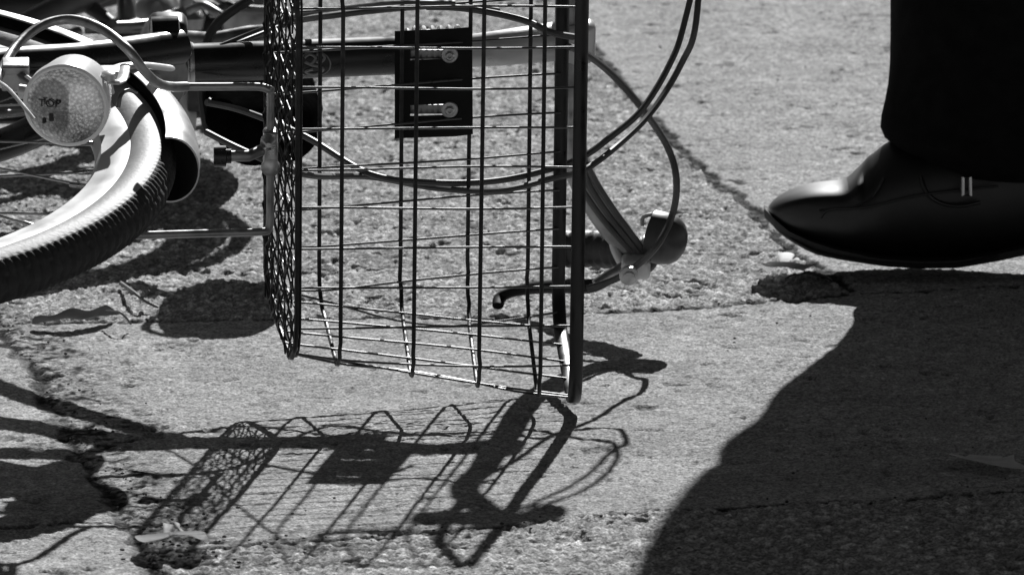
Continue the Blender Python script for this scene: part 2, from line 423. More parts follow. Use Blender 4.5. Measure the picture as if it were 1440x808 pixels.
# fine diamond mesh of the floor, two layers thick
fl = MB(); l0, l1, f0, f1, r = sect(0, 1)
def floor_pt(l, f, d=0): return B(UB+d-1.9*(f1-f)/(f1-f0), l, f)
def inside(l, f):
    dl = max(l0+r-l, l-(l1-r), 0); df = max(f0+r-f, f-(f1-r), 0); return dl*dl+df*df <= r*r
def run(gen):
    cur = []
    for q in gen:
        if inside(*q[:2]): cur.append(floor_pt(*q))
        else:
            if len(cur) > 1: tube(fl, cur, 0.07, 6)
            cur = []
    if len(cur) > 1: tube(fl, cur, 0.07, 6)
steps = 60
for i in range(8):
    f = f0+(f1-f0)*(i+.5)/8
    run([(l0+(l1-l0)*j/steps, f, .16*math.sin(j*.9+i*1.7)) for j in range(steps+1)])
for i in range(26):
    l = l0+(l1-l0)*(i+.5)/26
    run([(l, f0+(f1-f0)*j/24, .22) for j in range(25)])
for sgn in (1, -1):
    for i in range(-6, 18):
        s = l0+i*2.4
        run([(s+sgn*(f1-f0)*j/30*0.9 + (0 if sgn > 0 else 12), f0+(f1-f0)*j/30, -.25+.1*math.sin(j)) for j in range(31)])
# raised side ribs folded up from the floor
for k in (0.985,):
    tube(fl, loop(k, .1), 0.10, 6, closed=True)
fl.build('wire_floor', 'floorwire', basket)
rim = MB()
def rimbar(off, hw, ht, du):
    prs = rrect(0.2+off, 39.6-off, off, DR-off, 3.6, 8); n = len(prs); vs = []; cx, cy = 20, DR/2
    for i, (l, f) in enumerate(prs):
        a = prs[(i+1) % n]; b = prs[i-1]; t = V((a[0]-b[0], a[1]-b[1])).normalized(); nn = V((t[1], -t[0]))
        for (su, sn) in ((-1, -1), (1, -1), (1, 1), (-1, 1)):
            vs.append(B(du+hw*su, l+nn[0]*ht*sn, f+nn[1]*ht*sn))
    fs = []
    for i in range(n):
        j = (i+1) % n
        for k in range(4): q = (k+1) % 4; fs.append((i*4+k, i*4+q, j*4+q, j*4+k))
    rim.add(vs, fs)
tube(rim, [B(.05+.28*f/DR, l, f) for l, f in rrect(0.2, 39.6, 0, DR, 3.6, 8)], .22, 16, closed=True, flat=(U, 2.35))
rim.build('rim', 'rimblack', basket)
# mounting plate with two slots
pl = MB(); fP = 2.4
def pq(x, y, d=0): return PF(x, y, fP+d)
def ppoly(poly, t, mi=0):
    n = len(poly); a = [pq(x, y, t) for x, y in poly]; b = [pq(x, y, -t) for x, y in poly]
    pl.add(a+b, [tuple(range(n)), tuple(range(n, 2*n))[::-1]]+[(i, n+i, n+(i+1) % n, (i+1) % n) for i in range(n)], mi)
# plate as strips around the slots
PX0, PX1, PY0, PY1 = 555, 664, 41, 194
s1 = (580, 640, 68, 84); s2 = (577, 638, 147, 163)
xs0, xs1 = 577, 640
ppoly([(PX0, PY0+3), (xs0, PY0+2), (xs0, PY1), (PX0, PY1+1)], .14)
ppoly([(xs1, PY0-1), (PX1, PY0-3), (PX1+1, PY1-5), (xs1, PY1-2)], .14)
ppoly([(xs0, PY0+2), (xs1, PY0-1), (xs1, 67), (xs0, 70)], .14)
ppoly([(xs0, 85), (xs1, 82), (xs1, 146), (xs0, 148)], .14)
ppoly([(xs0, 163), (xs1, 161), (xs1, PY1-2), (xs0, PY1)], .14)
pl.build('mounting_plate', 'plastic', basket, smooth=False)
for y in (76, 153):
    sb = MB(); a = pq(632, y, 0)
    lathe(sb, a+F*.12, F, [(0, .62), (.1, .66), (.18, .6), (.2, .36), (.42, .36), (.5, .28), (.5, .14), (.3, .12)], 24)
    sb.build('bolt', 'chrome', basket)
    sp = MB(); box(sp, pq(606, y, -.45), U, L, F, 1.75, .38, .15, bev=.08)
    for q in range(5): box(sp, pq(588+q*8, y, -.28), U, L, F, .12, .36, .1)
    sp.build('slot_washer', 'steel', basket)

# --- steering head
def seg(name, pts, r, m, seg_=20, parent=None, sp=0, **kw):
    mb = MB(); tube(mb, spline(pts, sp) if sp else pts, r, seg_, **kw); return mb.build(name, m, parent or bike)
h0 = PH(272, 89, 23.6); h1 = PH(575, 77, 24.1)
ht = seg('head_tube', [h0, h1], 1.5, 'black_paint', 32)
bd = MB(); hx = (h1-h0).normalized()
bc = h0 + (h1-h0)*((441-272)/(575-272))
# raised round badge with a curling emblem, facing forward
nF = (F+L*0.12).normalized(); nL = nF.cross(hx).normalized()
if nL.dot(L) < 0: nL = -nL
def bpt(a, b, up=0):   # curved round the tube
    ang = b/1.5; return bc + hx*a + (F*math.cos(ang)+L*math.sin(ang))*(1.52+up)
ringp = [bpt(1.25*math.cos(t), 1.05*math.sin(t)) for t in np.linspace(0, 2*math.pi, 28, endpoint=False)]
tube(bd, ringp, .06, 6, closed=True)
em = [(-.75, .6), (-.35, .85), (.1, .55), (-.25, .15), (-.7, .3), (-.2, .05), (.35, -.1), (.7, -.35), (.35, -.7), (-.2, -.8), (-.65, -.5), (-.1, -.3)]
tube(bd, spline([bpt(a, b, .02) for a, b in em], 5), .12, 6)
tube(bd, spline([bpt(a, b, .02) for a, b in [(.15, .75), (.5, .9), (.8, .55), (.45, .2), (.15, .3)]], 5), .11, 6)
bd.build('badge', 'badge', ht)
hc = MB(); lathe(hc, h0-hx*1.0, hx, [(0, 1.3), (.1, 1.75), (.35, 1.95), (.6, 1.95), (.75, 1.7), (1.05, 1.55)], 32)
hc.build('headset_cup', 'chrome', bike)
hc = MB(); lathe(hc, h1, hx, [(0, 1.5), (.1, 1.75), (.5, 1.8), (.6, 1.6), (.9, 1.6), (1.0, 1.9), (1.7, 1.9), (1.8, 1.6), (2.0, 1.85), (2.6, 1.85), (2.8, 1.4)], 32)
hc.build('headset_cup', 'chrome', bike)
cs = [];
for t in np.linspace(0, 1, 90):
    cs.append(PH(572+72*t, 77-3*t, 24.1) + (L*math.cos(t*2*math.pi*6)+F*math.sin(t*2*math.pi*6))*2.0)
seg('reflector_coil', cs, .2, 'silver', 8)
st0 = h1+hx*2; st1 = PH(800, 56, 25.2)
seg('stem', [st0, PH(700, 68, 24.8), st1], [1.1, 1.35, 1.6], 'silver', 28, sp=6)
# --- handlebar, bent down to the ground side; the upper half mirrors it out of frame
FB = -3.6
cl_ = PH(806, 58, 25.2)
mb = MB(); lathe(mb, cl_-L*1.6, L, [(0, 1.2), (.2, 1.6), (.5, 1.72), (2.8, 1.72), (3.1, 1.6), (3.3, 1.2)], 32)
mb.build('bar_clamp', 'silver', bike)
HBP = [(800, 58, 25.2), (800, 125, 21.5), (802, 190, 17.2), (816, 245, 13.6), (848, 300, 10.2), (880, 340, 7.8), (905, 366, 6.3)]
hb = [PH(*q) for q in HBP]
def PQ(px, py, d=0):
    """on the sheet that the bent bar lies in, d cm nearer the front"""
    z = np.interp(py, [q[1] for q in HBP], [q[2] for q in HBP]); return PH(px, py, float(z)) + F*d
cen = hb[0] - L*((hb[0]-B(0, LC, 0)).dot(L))
low = [cen]+hb[1:]; upp = [mirror(p) for p in low[1:]][::-1]
bar = seg('handlebar', upp+low, 1.12, 'steel', 20, sp=6)
def handle_side(mir):
    T = (lambda p: mirror(p)) if mir else (lambda p: p)
    def sg(name, pts, r, m, n=16, sp=6, parent=bike, **kw):
        pts = spline(pts, sp) if sp else pts
        return seg(name, [T(p) for p in pts], r, m, n, parent, **kw)
    e = hb[-1]
    # hand grip folded back behind the bar
    sg('grip', [PH(905, 362, 6.3), PH(885, 356, 6.2), PH(840, 350, 6.0), PH(795, 350, 5.8)], [1.05, 1.3]+[1.5, 1.36]*9+[1.5, 1.2], 'rubber', 20, 14)
    # brake clamp, lever
    c = MB(); a = PQ(893, 368, 0+1)
    box(c, T(a), U, L, F, 1.1, .8, 1.0, bev=.35)
    lathe(c, T(PQ(882, 372, 0+2)), F, [(0, .75), (.5, .75), (.6, .5), (.9, .45), (1.0, .2)], 20)
    tube(c, [T(p) for p in spline([PQ(868, 322, 0-.5), PQ(862, 340, 0+.5), PQ(872, 362, 0+1)], 5)], .35, 10)
    c.build('brake_clamp', 'silver', bike)
    sg('brake_lever', [PH(886, 370, 5.8), PH(862, 382, 5.2), PH(836, 398, 4.4)], [.48, .42, .36], 'steel', 14, flat=(L, .75))
    tip = PH(702, 424, .7)
    sg('lever_blade', [PH(884, 378, 5.2), PH(858, 392, 4.4), PH(830, 402, 3.6), PH(795, 402, 2.9), PH(755, 404, 2.2), PH(722, 410, 1.6), PH(704, 418, 1.1), PH(700, 430, .6)], [.4, .55, .75, .8, .7, .55, .55, .45], 'plastic', 14, flat=(L, .75))
    # cables taped along the bar
    for q, dx in enumerate((-6, 6, 18)):
        sg('cable', [PQ(816+dx*.4, 225, 0+1.0), PQ(822+dx, 255, 0+1.1), PQ(852+dx, 300, 0+1.1), PQ(884+dx*.8, 338, 0+1.1), PQ(903+dx*.4, 362, 0+1)], .26, 'cable', 8)
    # bell
    b = MB(); base = PQ(915, 334, 0-.5); ax = (U*1.0+F*.38-L*.12).normalized()
    b2 = T(base); ax2 = ax if not mir else (ax-L*(2*ax.dot(L)))
    lathe(b, b2, ax2, [(-.2, .5), (0, 1.7), (.05, 2.05), (1.2, 2.08), (1.35, 2.0), (1.5, 1.98), (2.0, 1.85), (2.5, 1.45), (2.8, .9), (2.95, .3)], 36)
    b.build('bell', 'bellm', bike)
    s = MB(); lathe(s, T(PQ(898, 352, 0-.3)), ax2, [(0, .9), (.3, 1.2), (.9, 1.2), (1.1, .7)], 20)
    tube(s, [T(p) for p in spline([PQ(903, 318, 0), PQ(905, 308, 0-.4), PQ(918, 306, 0-.7)], 4)], .16, 8)
    s.build('bell_mount', 'silver', bike)
SV = V((0.2177, 1.3831, 1.0))
def SH(px, py, z): return PH(px, py, 0)+SV*z
M['bellm'] = mat('dark bell cap', 0.05, 0.42, metal=0.2, noise=0.3, nscale=40, rnoise=.1)
handle_side(False); handle_side(True)

# --- cables
def cable(pts, r=.27, m='cable', n=8): return seg('cable', [p if isinstance(p, Vector) else PH(*p) for p in pts], r, m, n, sp=8)
cable([(600, 62, 27), (700, 15, 28), (640, 8, 29), (560, 12, 28.5), (470, 22, 27.5), (410, 32, 26), (330, 62, 25), (285, 75, 24)][1:], .24)
cable([(806, 52, 27), (775, 46, 27.5), (740, 30, 28), (690, 18, 28.5), (640, 11, 29), (600, 10, 29)], .26)
cable([(640, 4, 32), (560, 4, 32), (480, 12, 30), (420, 22, 28), (360, 44, 26), (310, 64, 25)], .16)
cable([(800, 66, 26), (824, 76, 25), (862, 106, 22.5), (905, 155, 19.5), (938, 205, 16), (951, 250, 13.5), (946, 300, 10.5), (920, 350, 8), (874, 388, 5.5), (826, 406, 4.4)], .28)
for dx, dy, z in ((-3, -2, 0), (13, 12, -.5)):
    cable([mirror(PH(880, 374, 5.5)), SH(800-dx*.5, 694-dx*.6, 41), SH(838-dx*.6, 672-dx*.9, 38.5), SH(866-dx*.5, 640-dx*.7, 34), (966+dx, 30, 26.4), (945+dx, 90, 23.5+z), (905+dx, 155, 20.4+z), (860+dx, 195+dy*.5, 18.4+z), (822, 222+dy*1.4, 17+z), (780, 238+dy, 16.2+z), (700, 256+dy, 15.5+z), (610, 258+dy*.5, 15.5+z), (520, 245+dy*.3, 16+z), (430, 200+dy*3.8, 18+z), (345, 165+dy*4, 20+z), (290, 150+dy*3, 21+z)], .27 if dx == 0 else .25)

# --- front wheel
WC = B(-61.07, 20.55, 20.1); RT = 29.55
wheel = empty('front_wheel', WC, None, None); wheel.parent = bike; wheel.location = WC*CM-V((-30, -20, 0))*CM
def wpt(a, r, l): return WC+(U*math.cos(a)+F*math.sin(a))*r+L*l
ty = MB(); NA, NP = 1120, 36; vs = []
for i in range(NA):
    a = 2*math.pi*i/NA
    for k in range(NP):
        ph = 2*math.pi*k/NP     # 0 = outward, pi/2 = +L
        r = 1.95; c = math.cos(ph)
        if c > .6:
            blk = (i//2) % 2 if abs(math.sin(ph)) > .42 else ((i//2) % 3 > 0)
            r += (.14 if blk else -.02)
            if abs(abs(math.sin(ph))-.4) < .07: r -= .12
        elif c > .45: r += .06
        vs.append(wpt(a, RT+r*c, r*.97*math.sin(ph)))
fs = []; mi = []
for i in range(NA):
    for k in range(NP):
        q = (k+1) % NP; j = (i+1) % NA; fs.append((i*NP+k, j*NP+k, j*NP+q, i*NP+q)); mi.append(0 if math.cos(2*math.pi*(k+.5)/NP) > .55 else 1)
ty.v = [tuple(v) for v in vs]; ty.f = fs; ty.m = mi
ty.build('tyre', ['tread', 'sidewall'], wheel)
rm = MB(); prof = [(28.3, 1.25), (28.45, 1.05), (27.2, .95), (26.5, .75), (26.2, .35), (26.1, 0), (26.2, -.35), (26.5, -.75), (27.2, -.95), (28.45, -1.05), (28.3, -1.25), (27.4, -1.22), (27.0, -1.1), (26.1, -.95), (25.7, -.45), (25.6, 0), (25.7, .45), (26.1, .95), (27.0, 1.1), (27.4, 1.22)]
NA2 = 240; n = len(prof)
rm.add([wpt(2*math.pi*i/NA2, r, l*1.12) for i in range(NA2) for r, l in prof], [(i*n+k, ((i+1) % NA2)*n+k, ((i+1) % NA2)*n+(k+1) % n, i*n+(k+1) % n) for i in range(NA2) for k in range(n)])
rm.build('wheel_rim', 'alloy', wheel)
hub = MB(); lathe(hub, WC-L*4.8, L, [(0, .5), (1.2, .5), (1.3, 1.1), (1.9, 2.3), (2.2, 2.3), (2.6, 1.3), (7.0, 1.3), (7.4, 2.3), (7.7, 2.3), (8.3, 1.1), (8.4, .5), (9.6, .5)], 24)
hub.build('hub', 'chrome', wheel)
for i in range(36):
    a = 2*math.pi*(i+.35)/36; sd_ = 1 if i % 2 else -1; off = (1 if (i//2) % 2 else -1)*1.15
    s = MB(); tube(s, [wpt(a+off, 2.1, 2.75*sd_), wpt(a, 25.9, .25*sd_)], .1, 6)
    lathe(s, wpt(a, 24.4, .35*sd_), wpt(a, 25.9, .25*sd_)-wpt(a, 24.4, .35*sd_), [(0, .14), (.1, .2), (1.4, .2), (1.5, .14)], 8)
    s.build('spoke', 'chrome', wheel)

# --- mudguard over the tyre
fd = MB(); A0, A1 = math.radians(-125), math.radians(3.5); NF, NQ = 90, 18; vs = []
def fpt(a, t, r): 
    ph = math.radians(-98+196*t); return wpt(a, 31.15+r*.86*math.cos(ph), 2.6*math.sin(ph)*(r/2.6))
for i in range(NF+1):
    a = A0+(A1-A0)*i/NF
    for k in range(NQ+1):
        t = k/NQ
        aa = a + 0.05*math.cos(math.radians(-98+196*t))*0
        vs.append(fpt(aa, t, 2.6))
    for k in range(NQ+1): vs.append(fpt(a, k/NQ, 2.46))
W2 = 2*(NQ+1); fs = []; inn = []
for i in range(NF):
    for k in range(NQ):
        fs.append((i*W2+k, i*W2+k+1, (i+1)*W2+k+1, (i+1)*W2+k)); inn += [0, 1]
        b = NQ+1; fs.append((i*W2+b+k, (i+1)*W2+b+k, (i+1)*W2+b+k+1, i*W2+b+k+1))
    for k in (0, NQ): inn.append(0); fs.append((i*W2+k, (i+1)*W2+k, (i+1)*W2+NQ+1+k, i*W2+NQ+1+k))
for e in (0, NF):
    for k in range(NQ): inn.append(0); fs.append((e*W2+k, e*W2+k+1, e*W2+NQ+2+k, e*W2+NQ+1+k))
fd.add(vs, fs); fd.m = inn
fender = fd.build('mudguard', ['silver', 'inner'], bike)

# --- fork
seg('fork_leg', [PL(252, 66, 22.8), PL(120, 84, 24.0), PL(0, 92, 25), PL(-160, 112, 26), PL(-300, 138, 26.2), B(-61.07, 26.2, 20.1)], [1.35, 1.35, 1.3, 1.1, .8, .7], 'black_paint', 22, sp=6)
seg('fork_leg', [PL(240, 110, 18.3), PL(120, 150, 16.8), PL(0, 205, 15.8), PL(-160, 245, 15), PL(-300, 300, 14.9), B(-61.07, 14.9, 20.1)], [1.35, 1.35, 1.2, 1.0, .8, .7], 'black_paint', 22, sp=6)
cr = MB(); box(cr, PL(236, 86, 20.5)+L*.5, U, L, F, 1.5, 3.1, 1.6, bev=.7)
lathe(cr, PL(212, 51, 23.4), hx, [(0, 1.0), (.1, 1.5), (2.1, 1.5), (2.2, 1.1)], 24)
cr.build('fork_crown', 'black_paint', bike)
# dished washer and ring in front of the crown
ds = MB(); dc = PF(212, 112, 1.5); dax = (F+U*.35+L*.1).normalized()
lathe(ds, dc, dax, [(-.3, 1.0), (-.2, 2.9), (0, 3.0), (.05, 2.95), (-.35, 2.0), (-.75, 1.1), (-.8, .2)], 40)
ds.build('crown_dish', 'steel', bike)
lathe_m = MB(); lathe(lathe_m, dc-dax*.8, dax, [(0, .5), (1.0, .5), (1.1, .75), (1.5, .75), (1.6, .3)], 6); lathe_m.build('crown_bolt', 'steel', bike)
# brake arm with pad beside the rim
br = MB()
tube(br, spline([PL(238, 96, 23), PL(200, 92, 25), PL(165, 96, 25.5), PL(150, 112, 25), PL(152, 130, 23.5)], 6), .5, 12, flat=(L, .5))
box(br, PL(158, 101, 25.6), U, L, F, 1.3, .25, .8, bev=.12)
br.build('brake_arm', 'silver', bike)
bp_ = MB(); box(bp_, wpt(math.radians(-31), 27.3, 2.1), wpt(math.radians(-29), 27.3, 2)-wpt(math.radians(-33), 27.3, 2), L, U, 2.2, .55, .75, bev=.2)
bp_.build('brake_pad', 'rubber', bike)
seg('brake_cable_loop', [PL(166, 152, 23.5), PL(170, 134, 24.3), PL(180, 127, 24.4), PL(192, 131, 24)], .16, 'steel', 8, sp=6)

# --- rods that carry the basket
LR = 26.6; LL = 14.3
seg('basket_stay', [PL(222, 119, LR)]+spline([PL(236, 122, LR), PL(300, 122, LR), PL(362, 122, LR), PL(378, 126, LR-.2), B((PL(383, 140, LR)-B(0, 0, 0)).dot(U), LR-1.2, 18.2)], 4)
    + [B((PL(383, 140, LR)-B(0, 0, 0)).dot(U), l, 18.2) for l in (22, 18)] +
    spline([B((PL(383, 140, LR)-B(0, 0, 0)).dot(U), LL+1.2, 18.2), PL(378, 321, LL+.2), PL(366, 326, LL), PL(290, 328, LL), PL(190, 331, LL), PL(60, 334, LL+.1), B(-61, LL, 20.1)], 4), .3, 'steel', 12)
seg('lamp_guard', [PL(262, 122, LR), PL(240, 122, LR+.8), PL(222, 117, LR+2.3), PL(203, 100, LR+4.2), PL(180, 70, LR+5.8), PL(150, 45, LR+6.2), PL(118, 31, LR+6.2), PL(88, 28, LR+6), PL(55, 38, LR+5.8), PL(22, 66, LR+5.2), PL(0, 104, LR+4.8), PL(-22, 150, LR+4.5), PL(-60, 200, LR+3), PL(-200, 180, LR+1), B(-61, LR, 20.1)], .36, 'steel', 14, sp=8)
stc = B((PL(383, 140, LR)-B(0, 0, 0)).dot(U), 20.8, 18.3)
c = MB(); box(c, stc, U, L, F, .55, 1.5, .7, bev=.25); lathe(c, stc+F*.5+L*.8-U*.2, F, [(0, .55), (.5, .6), (.7, .35), (1.0, .2)], 16)
lathe(c, stc+F*.3-L*1.3, F, [(0, .7), (.4, .7), (.6, .3)], 16)
c.build('stay_clamp', 'chrome', bike)
seg('mudguard_stay', [wpt(math.radians(-1), 34.6, .1), wpt(math.radians(-1), 37, .1), stc-U*.4], .42, 'steel', 12)
c = MB(); lathe(c, wpt(math.radians(-1), 34.4, .1), U, [(0, .8), (.9, .8), (.95, .55), (1.3, .55)], 16); c.build('mudguard_bolt', 'black_paint', bike)

# --- headlamp
LPOS = PL(93, 148, 31.4)
lamp = empty('headlamp', LPOS, None, None); lamp.parent = bike; lamp.location = LPOS*CM-V((-30, -20, 0))*CM
lax = (F*1.0+V((-.22, 0, -.02))).normalized()
hsg = MB()
lathe(hsg, LPOS, lax, [(-5.2, .3), (-5.1, 1.2), (-4.6, 2.0), (-3.4, 2.6), (-1.6, 2.95), (-.9, 3.0), (-.8, 3.12), (.05, 3.15), (.2, 3.0), (.2, 2.85), (0, 2.8)], 48)
hsg.build('lamp_housing', 'lampshell', lamp)
n1 = (U-lax*U.dot(lax)).normalized(); n2 = lax.cross(n1)
if n2.dot(L) < 0: n2 = -n2
le = MB(); vs = []; fs = []; half = []; NR, NS = 14, 48
for i in range(NR+1):
    rr = 2.85*i/NR
    for k in range(NS):
        a = 2*math.pi*k/NS; x, y = rr*math.cos(a), rr*math.sin(a)
        vs.append(LPOS+n1*x+n2*y+lax*(.18+.55*(1-(rr/2.85)**2)))
        half.append(0.0 if (x < .35 and (x+.9)**2/3.0+y*y/4.4 < 1) else (0.95 if (x >= .35 and abs(y) < 1.9 and rr < 2.6) else .55))
for i in range(NR):
    for k in range(NS):
        q = (k+1) % NS; fs.append((i*NS+k, i*NS+q, (i+1)*NS+q, (i+1)*NS+k))
le.add(vs, fs); lens = le.build('lens', 'lens', lamp, attr={'half': half})
# moulded word and marks on the lens
cu = bpy.data.curves.new('lens_text', 'FONT'); cu.body = 'TOP'; cu.size = 0.0082; cu.extrude = 0.0004; cu.align_x = 'CENTER'; cu.align_y = 'CENTER'
tmp = bpy.data.objects.new('tmp', cu); COL.objects.link(tmp); bpy.context.view_layer.update()
tm = bpy.data.meshes.new_from_object(tmp); bpy.data.objects.remove(tmp)
lt = bpy.data.objects.new('lens_lettering', tm); COL.objects.link(lt); lt.parent = lamp
ex, ey = n1, n2
mw = Matrix((ex, n2, ex.cross(n2))).transposed().to_4x4(); mw.translation = (n1*-1.05+n2*.35+lax*.82)*CM
lt.matrix_local = mw; tm.materials.append(M['tread'])
lm = MB(); box(lm, LPOS+n1*-.95+n2*-.75+lax*.6, n1, n2, lax, .16, .3, .12, bev=.05); box(lm, LPOS+n1*-1.5+n2*-1.1+lax*.5, n1, n2, lax, .12, .2, .12, bev=.04)
lm.build('lens_mark', 'tread', lamp)
lb = MB(); tube(lb, spline([LPOS-lax*2.2+n1*2.6+n2*1.2, LPOS-lax*2.0+n1*3.6+n2*1.4, PL(176, 92, 31.6)], 4), .4, 10, flat=(L, .4))
lb.build('lamp_bracket', 'silver', lamp)
lb = MB(); lathe(lb, LPOS-lax*1.6+n1*2.75+n2*1.6, n2, [(0, .5), (.5, .5), (.6, .25)], 12); lb.build('lamp_bolt', 'silver', lamp)
lb = MB(); lathe(lb, LPOS-lax*.4-n1*3.0+n2*.6, -n1, [(0, .5), (.5, .55), (.6, .3)], 12); lb.build('lamp_bolt', 'silver', lamp)
c = MB(); box(c, PL(22, 93, 31.6), U, L, F, 1.0, .3, 1.1, bev=.12); box(c, PL(22, 108, 31), U, L, F, 1.0, 1.0, .4, bev=.12)
tube(c, [PL(22, 100, 31.2), LPOS-lax*2-n1*2], .3, 8)
c.build('bracket_plate', 'steel', lamp)
seg('lamp_wire', [PL(-20, 105, 32), PL(8, 122, 32.6), PL(30, 146, 32.6), PL(48, 168, 32.2)], .14, 'silver', 8, sp=6, parent=lamp)

# --- black tool pouch slung below the head tube, with its strap
pc = PH(372, 160, 13.0)
po = MB(); bm = bmesh.new(); bmesh.ops.create_icosphere(bm, subdivisions=4, radius=1)
vs = []
for v in bm.verts:
    x, y, z = v.co; sgn = lambda a, p: math.copysign(abs(a)**p, a)
    x, y, z = sgn(x, .55), sgn(y, .7), sgn(z, .55)
    tp = 1-.22*(-z if z < 0 else 0)
    vs.append(pc+V((x*4.6*tp + .15*math.sin(z*7+y*4)+z*-.4, y*13.0, z*3.2+.15*math.sin(x*5))))
po.add(vs, [tuple(v.index for v in f.verts) for f in bm.faces]); bm.free()
pouch = po.build('frame_pouch', 'pouch', bike)
seg('pouch_piping', [pc+V((-4.3, -7.2, 2.2)), pc+V((-2.2, -8.1, 1.2)), pc+V((.6, -8.3, .1)), pc+V((2.6, -8.0, -1.0))], .16, 'steel', 8, pouch, sp=5)
seg('pouch_strap', [pc+V((-4.6, -2, -1)), pc+V((-5.0, -2, 2.5)), pc+V((-4.2, -1, 7)), pc+V((-1, -1, 9.6))], .4, 'rubber', 8, bike, sp=5)
# frame tubes running back and away from the steering head; the front end is turned against the frame
FF = V((0.03, -0.985, 0.16)).normalized(); UU = (U-FF*U.dot(FF)).normalized(); LL = UU.cross(FF)
if LL.z < 0: LL = -LL
H0_ = h0.copy()
def G(u, l, f): return H0_ + UU*(u+36) + LL*(l-20.5) + FF*(f+1)
seg('down_tube', [h0+hx*2.5, G(-98, 20.5, -46)], 1.5, 'black_paint', 20)
seg('top_tube', [h0+hx*5.5, G(-72, 20.5, -58)], 1.2, 'silver', 20)
seg('seat_tube', [G(-48, 20.5, -84), G(-98, 20.5, -46)], 1.4, 'black_paint', 20)
c = MB(); lathe(c,  G(-98, 16.5, -46), LL, [(0, 1.9), (.2, 2.1), (7.6, 2.1), (7.8, 1.9)], 24); c.build('bottom_bracket', 'steel', bike)
for l_, sg_ in ((27, 1), (13.5, -1)):
    seg('crank', [G(-98, l_, -46),  G(-98+4*sg_, l_+.8*sg_, -46+16*sg_)], [1.1, .8], 'chrome', 12)
    c = MB(); box(c,  G(-98+4*sg_, l_+4.6*sg_, -46+16*sg_), UU, LL, FF, 3.2, 3.6, 1.2, bev=.3); c.build('pedal', 'rubber', bike)
c = MB(); lathe(c,  G(-98, 25.2, -46), LL, [(0, 8.5), (.3, 8.6), (.6, 8.5)], 48); c.build('chainring', 'steel', bike)
RW =  G(-62, 20.5, -105)
def rpt(a, r, l): return RW+(UU*math.cos(a)+FF*math.sin(a))*r+L*l
rw = empty('rear_wheel', RW, None, None); rw.parent = bike; rw.location = RW*CM-V((-30, -20, 0))*CM
c = MB(); tube(c, [rpt(2*math.pi*i/120, 29.5, 0) for i in range(120)], 1.9, 16, closed=True); c.build('tyre', 'tread', rw)
c = MB(); tube(c, [rpt(2*math.pi*i/120, 27.0, 0) for i in range(120)], 1.0, 10, closed=True, flat=(LL, 1.2)); c.build('wheel_rim', 'alloy', rw)
c = MB(); lathe(c, RW-LL*5.5, LL, [(0, .5), (1.5, .5), (2, 2.5), (8.5, 2.5), (9.5, .5), (11, .5)], 20)
c.build('hub', 'chrome', rw)
for i in range(36):
    a = 2*math.pi*i/36; sd_ = 1 if i % 2 else -1; off = (1 if (i//2) % 2 else -1)*1.15
    c = MB(); tube(c, [rpt(a+off, 2.4, 3*sd_), rpt(a, 26.3, .2*sd_)], .1, 5); c.build('spoke', 'chrome', rw)
for s_ in (-1, 1):
    seg('chain_stay', [G(-98, 20.5+3*s_, -47),  G(-110, 20.5+6.2*s_, -90)], .9, 'black_paint', 12)
    seg('seat_stay', [G(-52, 20.5+1.5*s_, -81),  G(-110, 20.5+6.2*s_, -90)], .7, 'black_paint', 12)
sdl = MB(); bm = bmesh.new(); bmesh.ops.create_icosphere(bm, subdivisions=3, radius=1)
vs = []
for v in bm.verts:
    x, y, z = v.co; wd = 3+6.5*max(0, min(1, (-y+.9)/1.8))
    vs.append(G(-39+z*2.6+(.8 if y < -.3 else 0), 20.5+x*wd, -92+y*13))
sdl.add(vs, [tuple(v.index for v in f.verts) for f in bm.faces]); bm.free(); sdl.build('saddle', 'leather', bike)
seg('seat_post', [G(-48, 20.5, -84), G(-41, 20.5, -90)], 1.2, 'chrome', 16)

# ------------------------------------------------------------------ SECOND BICYCLE behind, only its nearest parts reach into the frame
bk2 = empty('bicycle', PH(150, 20, 0), 'second bicycle lying behind the fallen one, dark tubes filling the upper left corner', 'bicycle')
def s2(name, pts, r, m, n=18, sp=0, **kw): return seg(name, [PH(*p) for p in pts], r, m, n, bk2, sp, **kw)
s2('frame_tube', [(-260, 12, 9), (0, 8, 9), (110, 3, 9), (330, -50, 9)], 1.1, 'worn')
s2('frame_tube', [(-220, -5, 12), (0, 34, 11.5), (45, 46, 11), (96, 56, 10.5)], .9, 'worn')
s2('frame_tube', [(-240, 10, 14), (-20, 50, 13.5), (24, 60, 13)], 1.0, 'steel')
s2('seat_stay', [(20, 42, 12), (62, 22, 12.5), (112, -2, 13), (170, -30, 13.5)], [.9, 1.2, 1.4], 'cable')
s2('seat_stay', [(108, -6, 13), (130, 12, 12), (158, 33, 11)], [1.0, .7, .5], 'cable')
s2('post', [(178, -90, 15), (178, 0, 12), (178, 34, 10)], .85, 'steel')
c = MB(); lathe(c, PH(178, 42, 9.5), (0, 0, 1), [(-.8, 1.0), (-.6, 1.5), (.8, 1.5), (1.0, 1.1)], 20); c.build('post_collar', 'worn', bk2)
s2('rack_bar', [(120, 40, 10.5), (185, 38, 10.5), (218, 34, 10.5)], .55, 'steel', 12)
c = MB(); lathe(c, PH(222, 22, 10), V((.55, -.2, .35)), [(-2.2, .4), (-1.9, 1.4), (-.8, 2.1), (.6, 2.3), (1.6, 2.0), (1.9, 1.2)], 28); c.build('bell', 'steel', bk2)
c = MB(); lathe(c, PH(262, 22, 10.5), (0, 0, 1), [(-1.2, 1.5), (-.2, 1.7), (.6, 1.2), (.8, .6), (3.6, .6)], 22); c.build('pivot', 'steel', bk2)
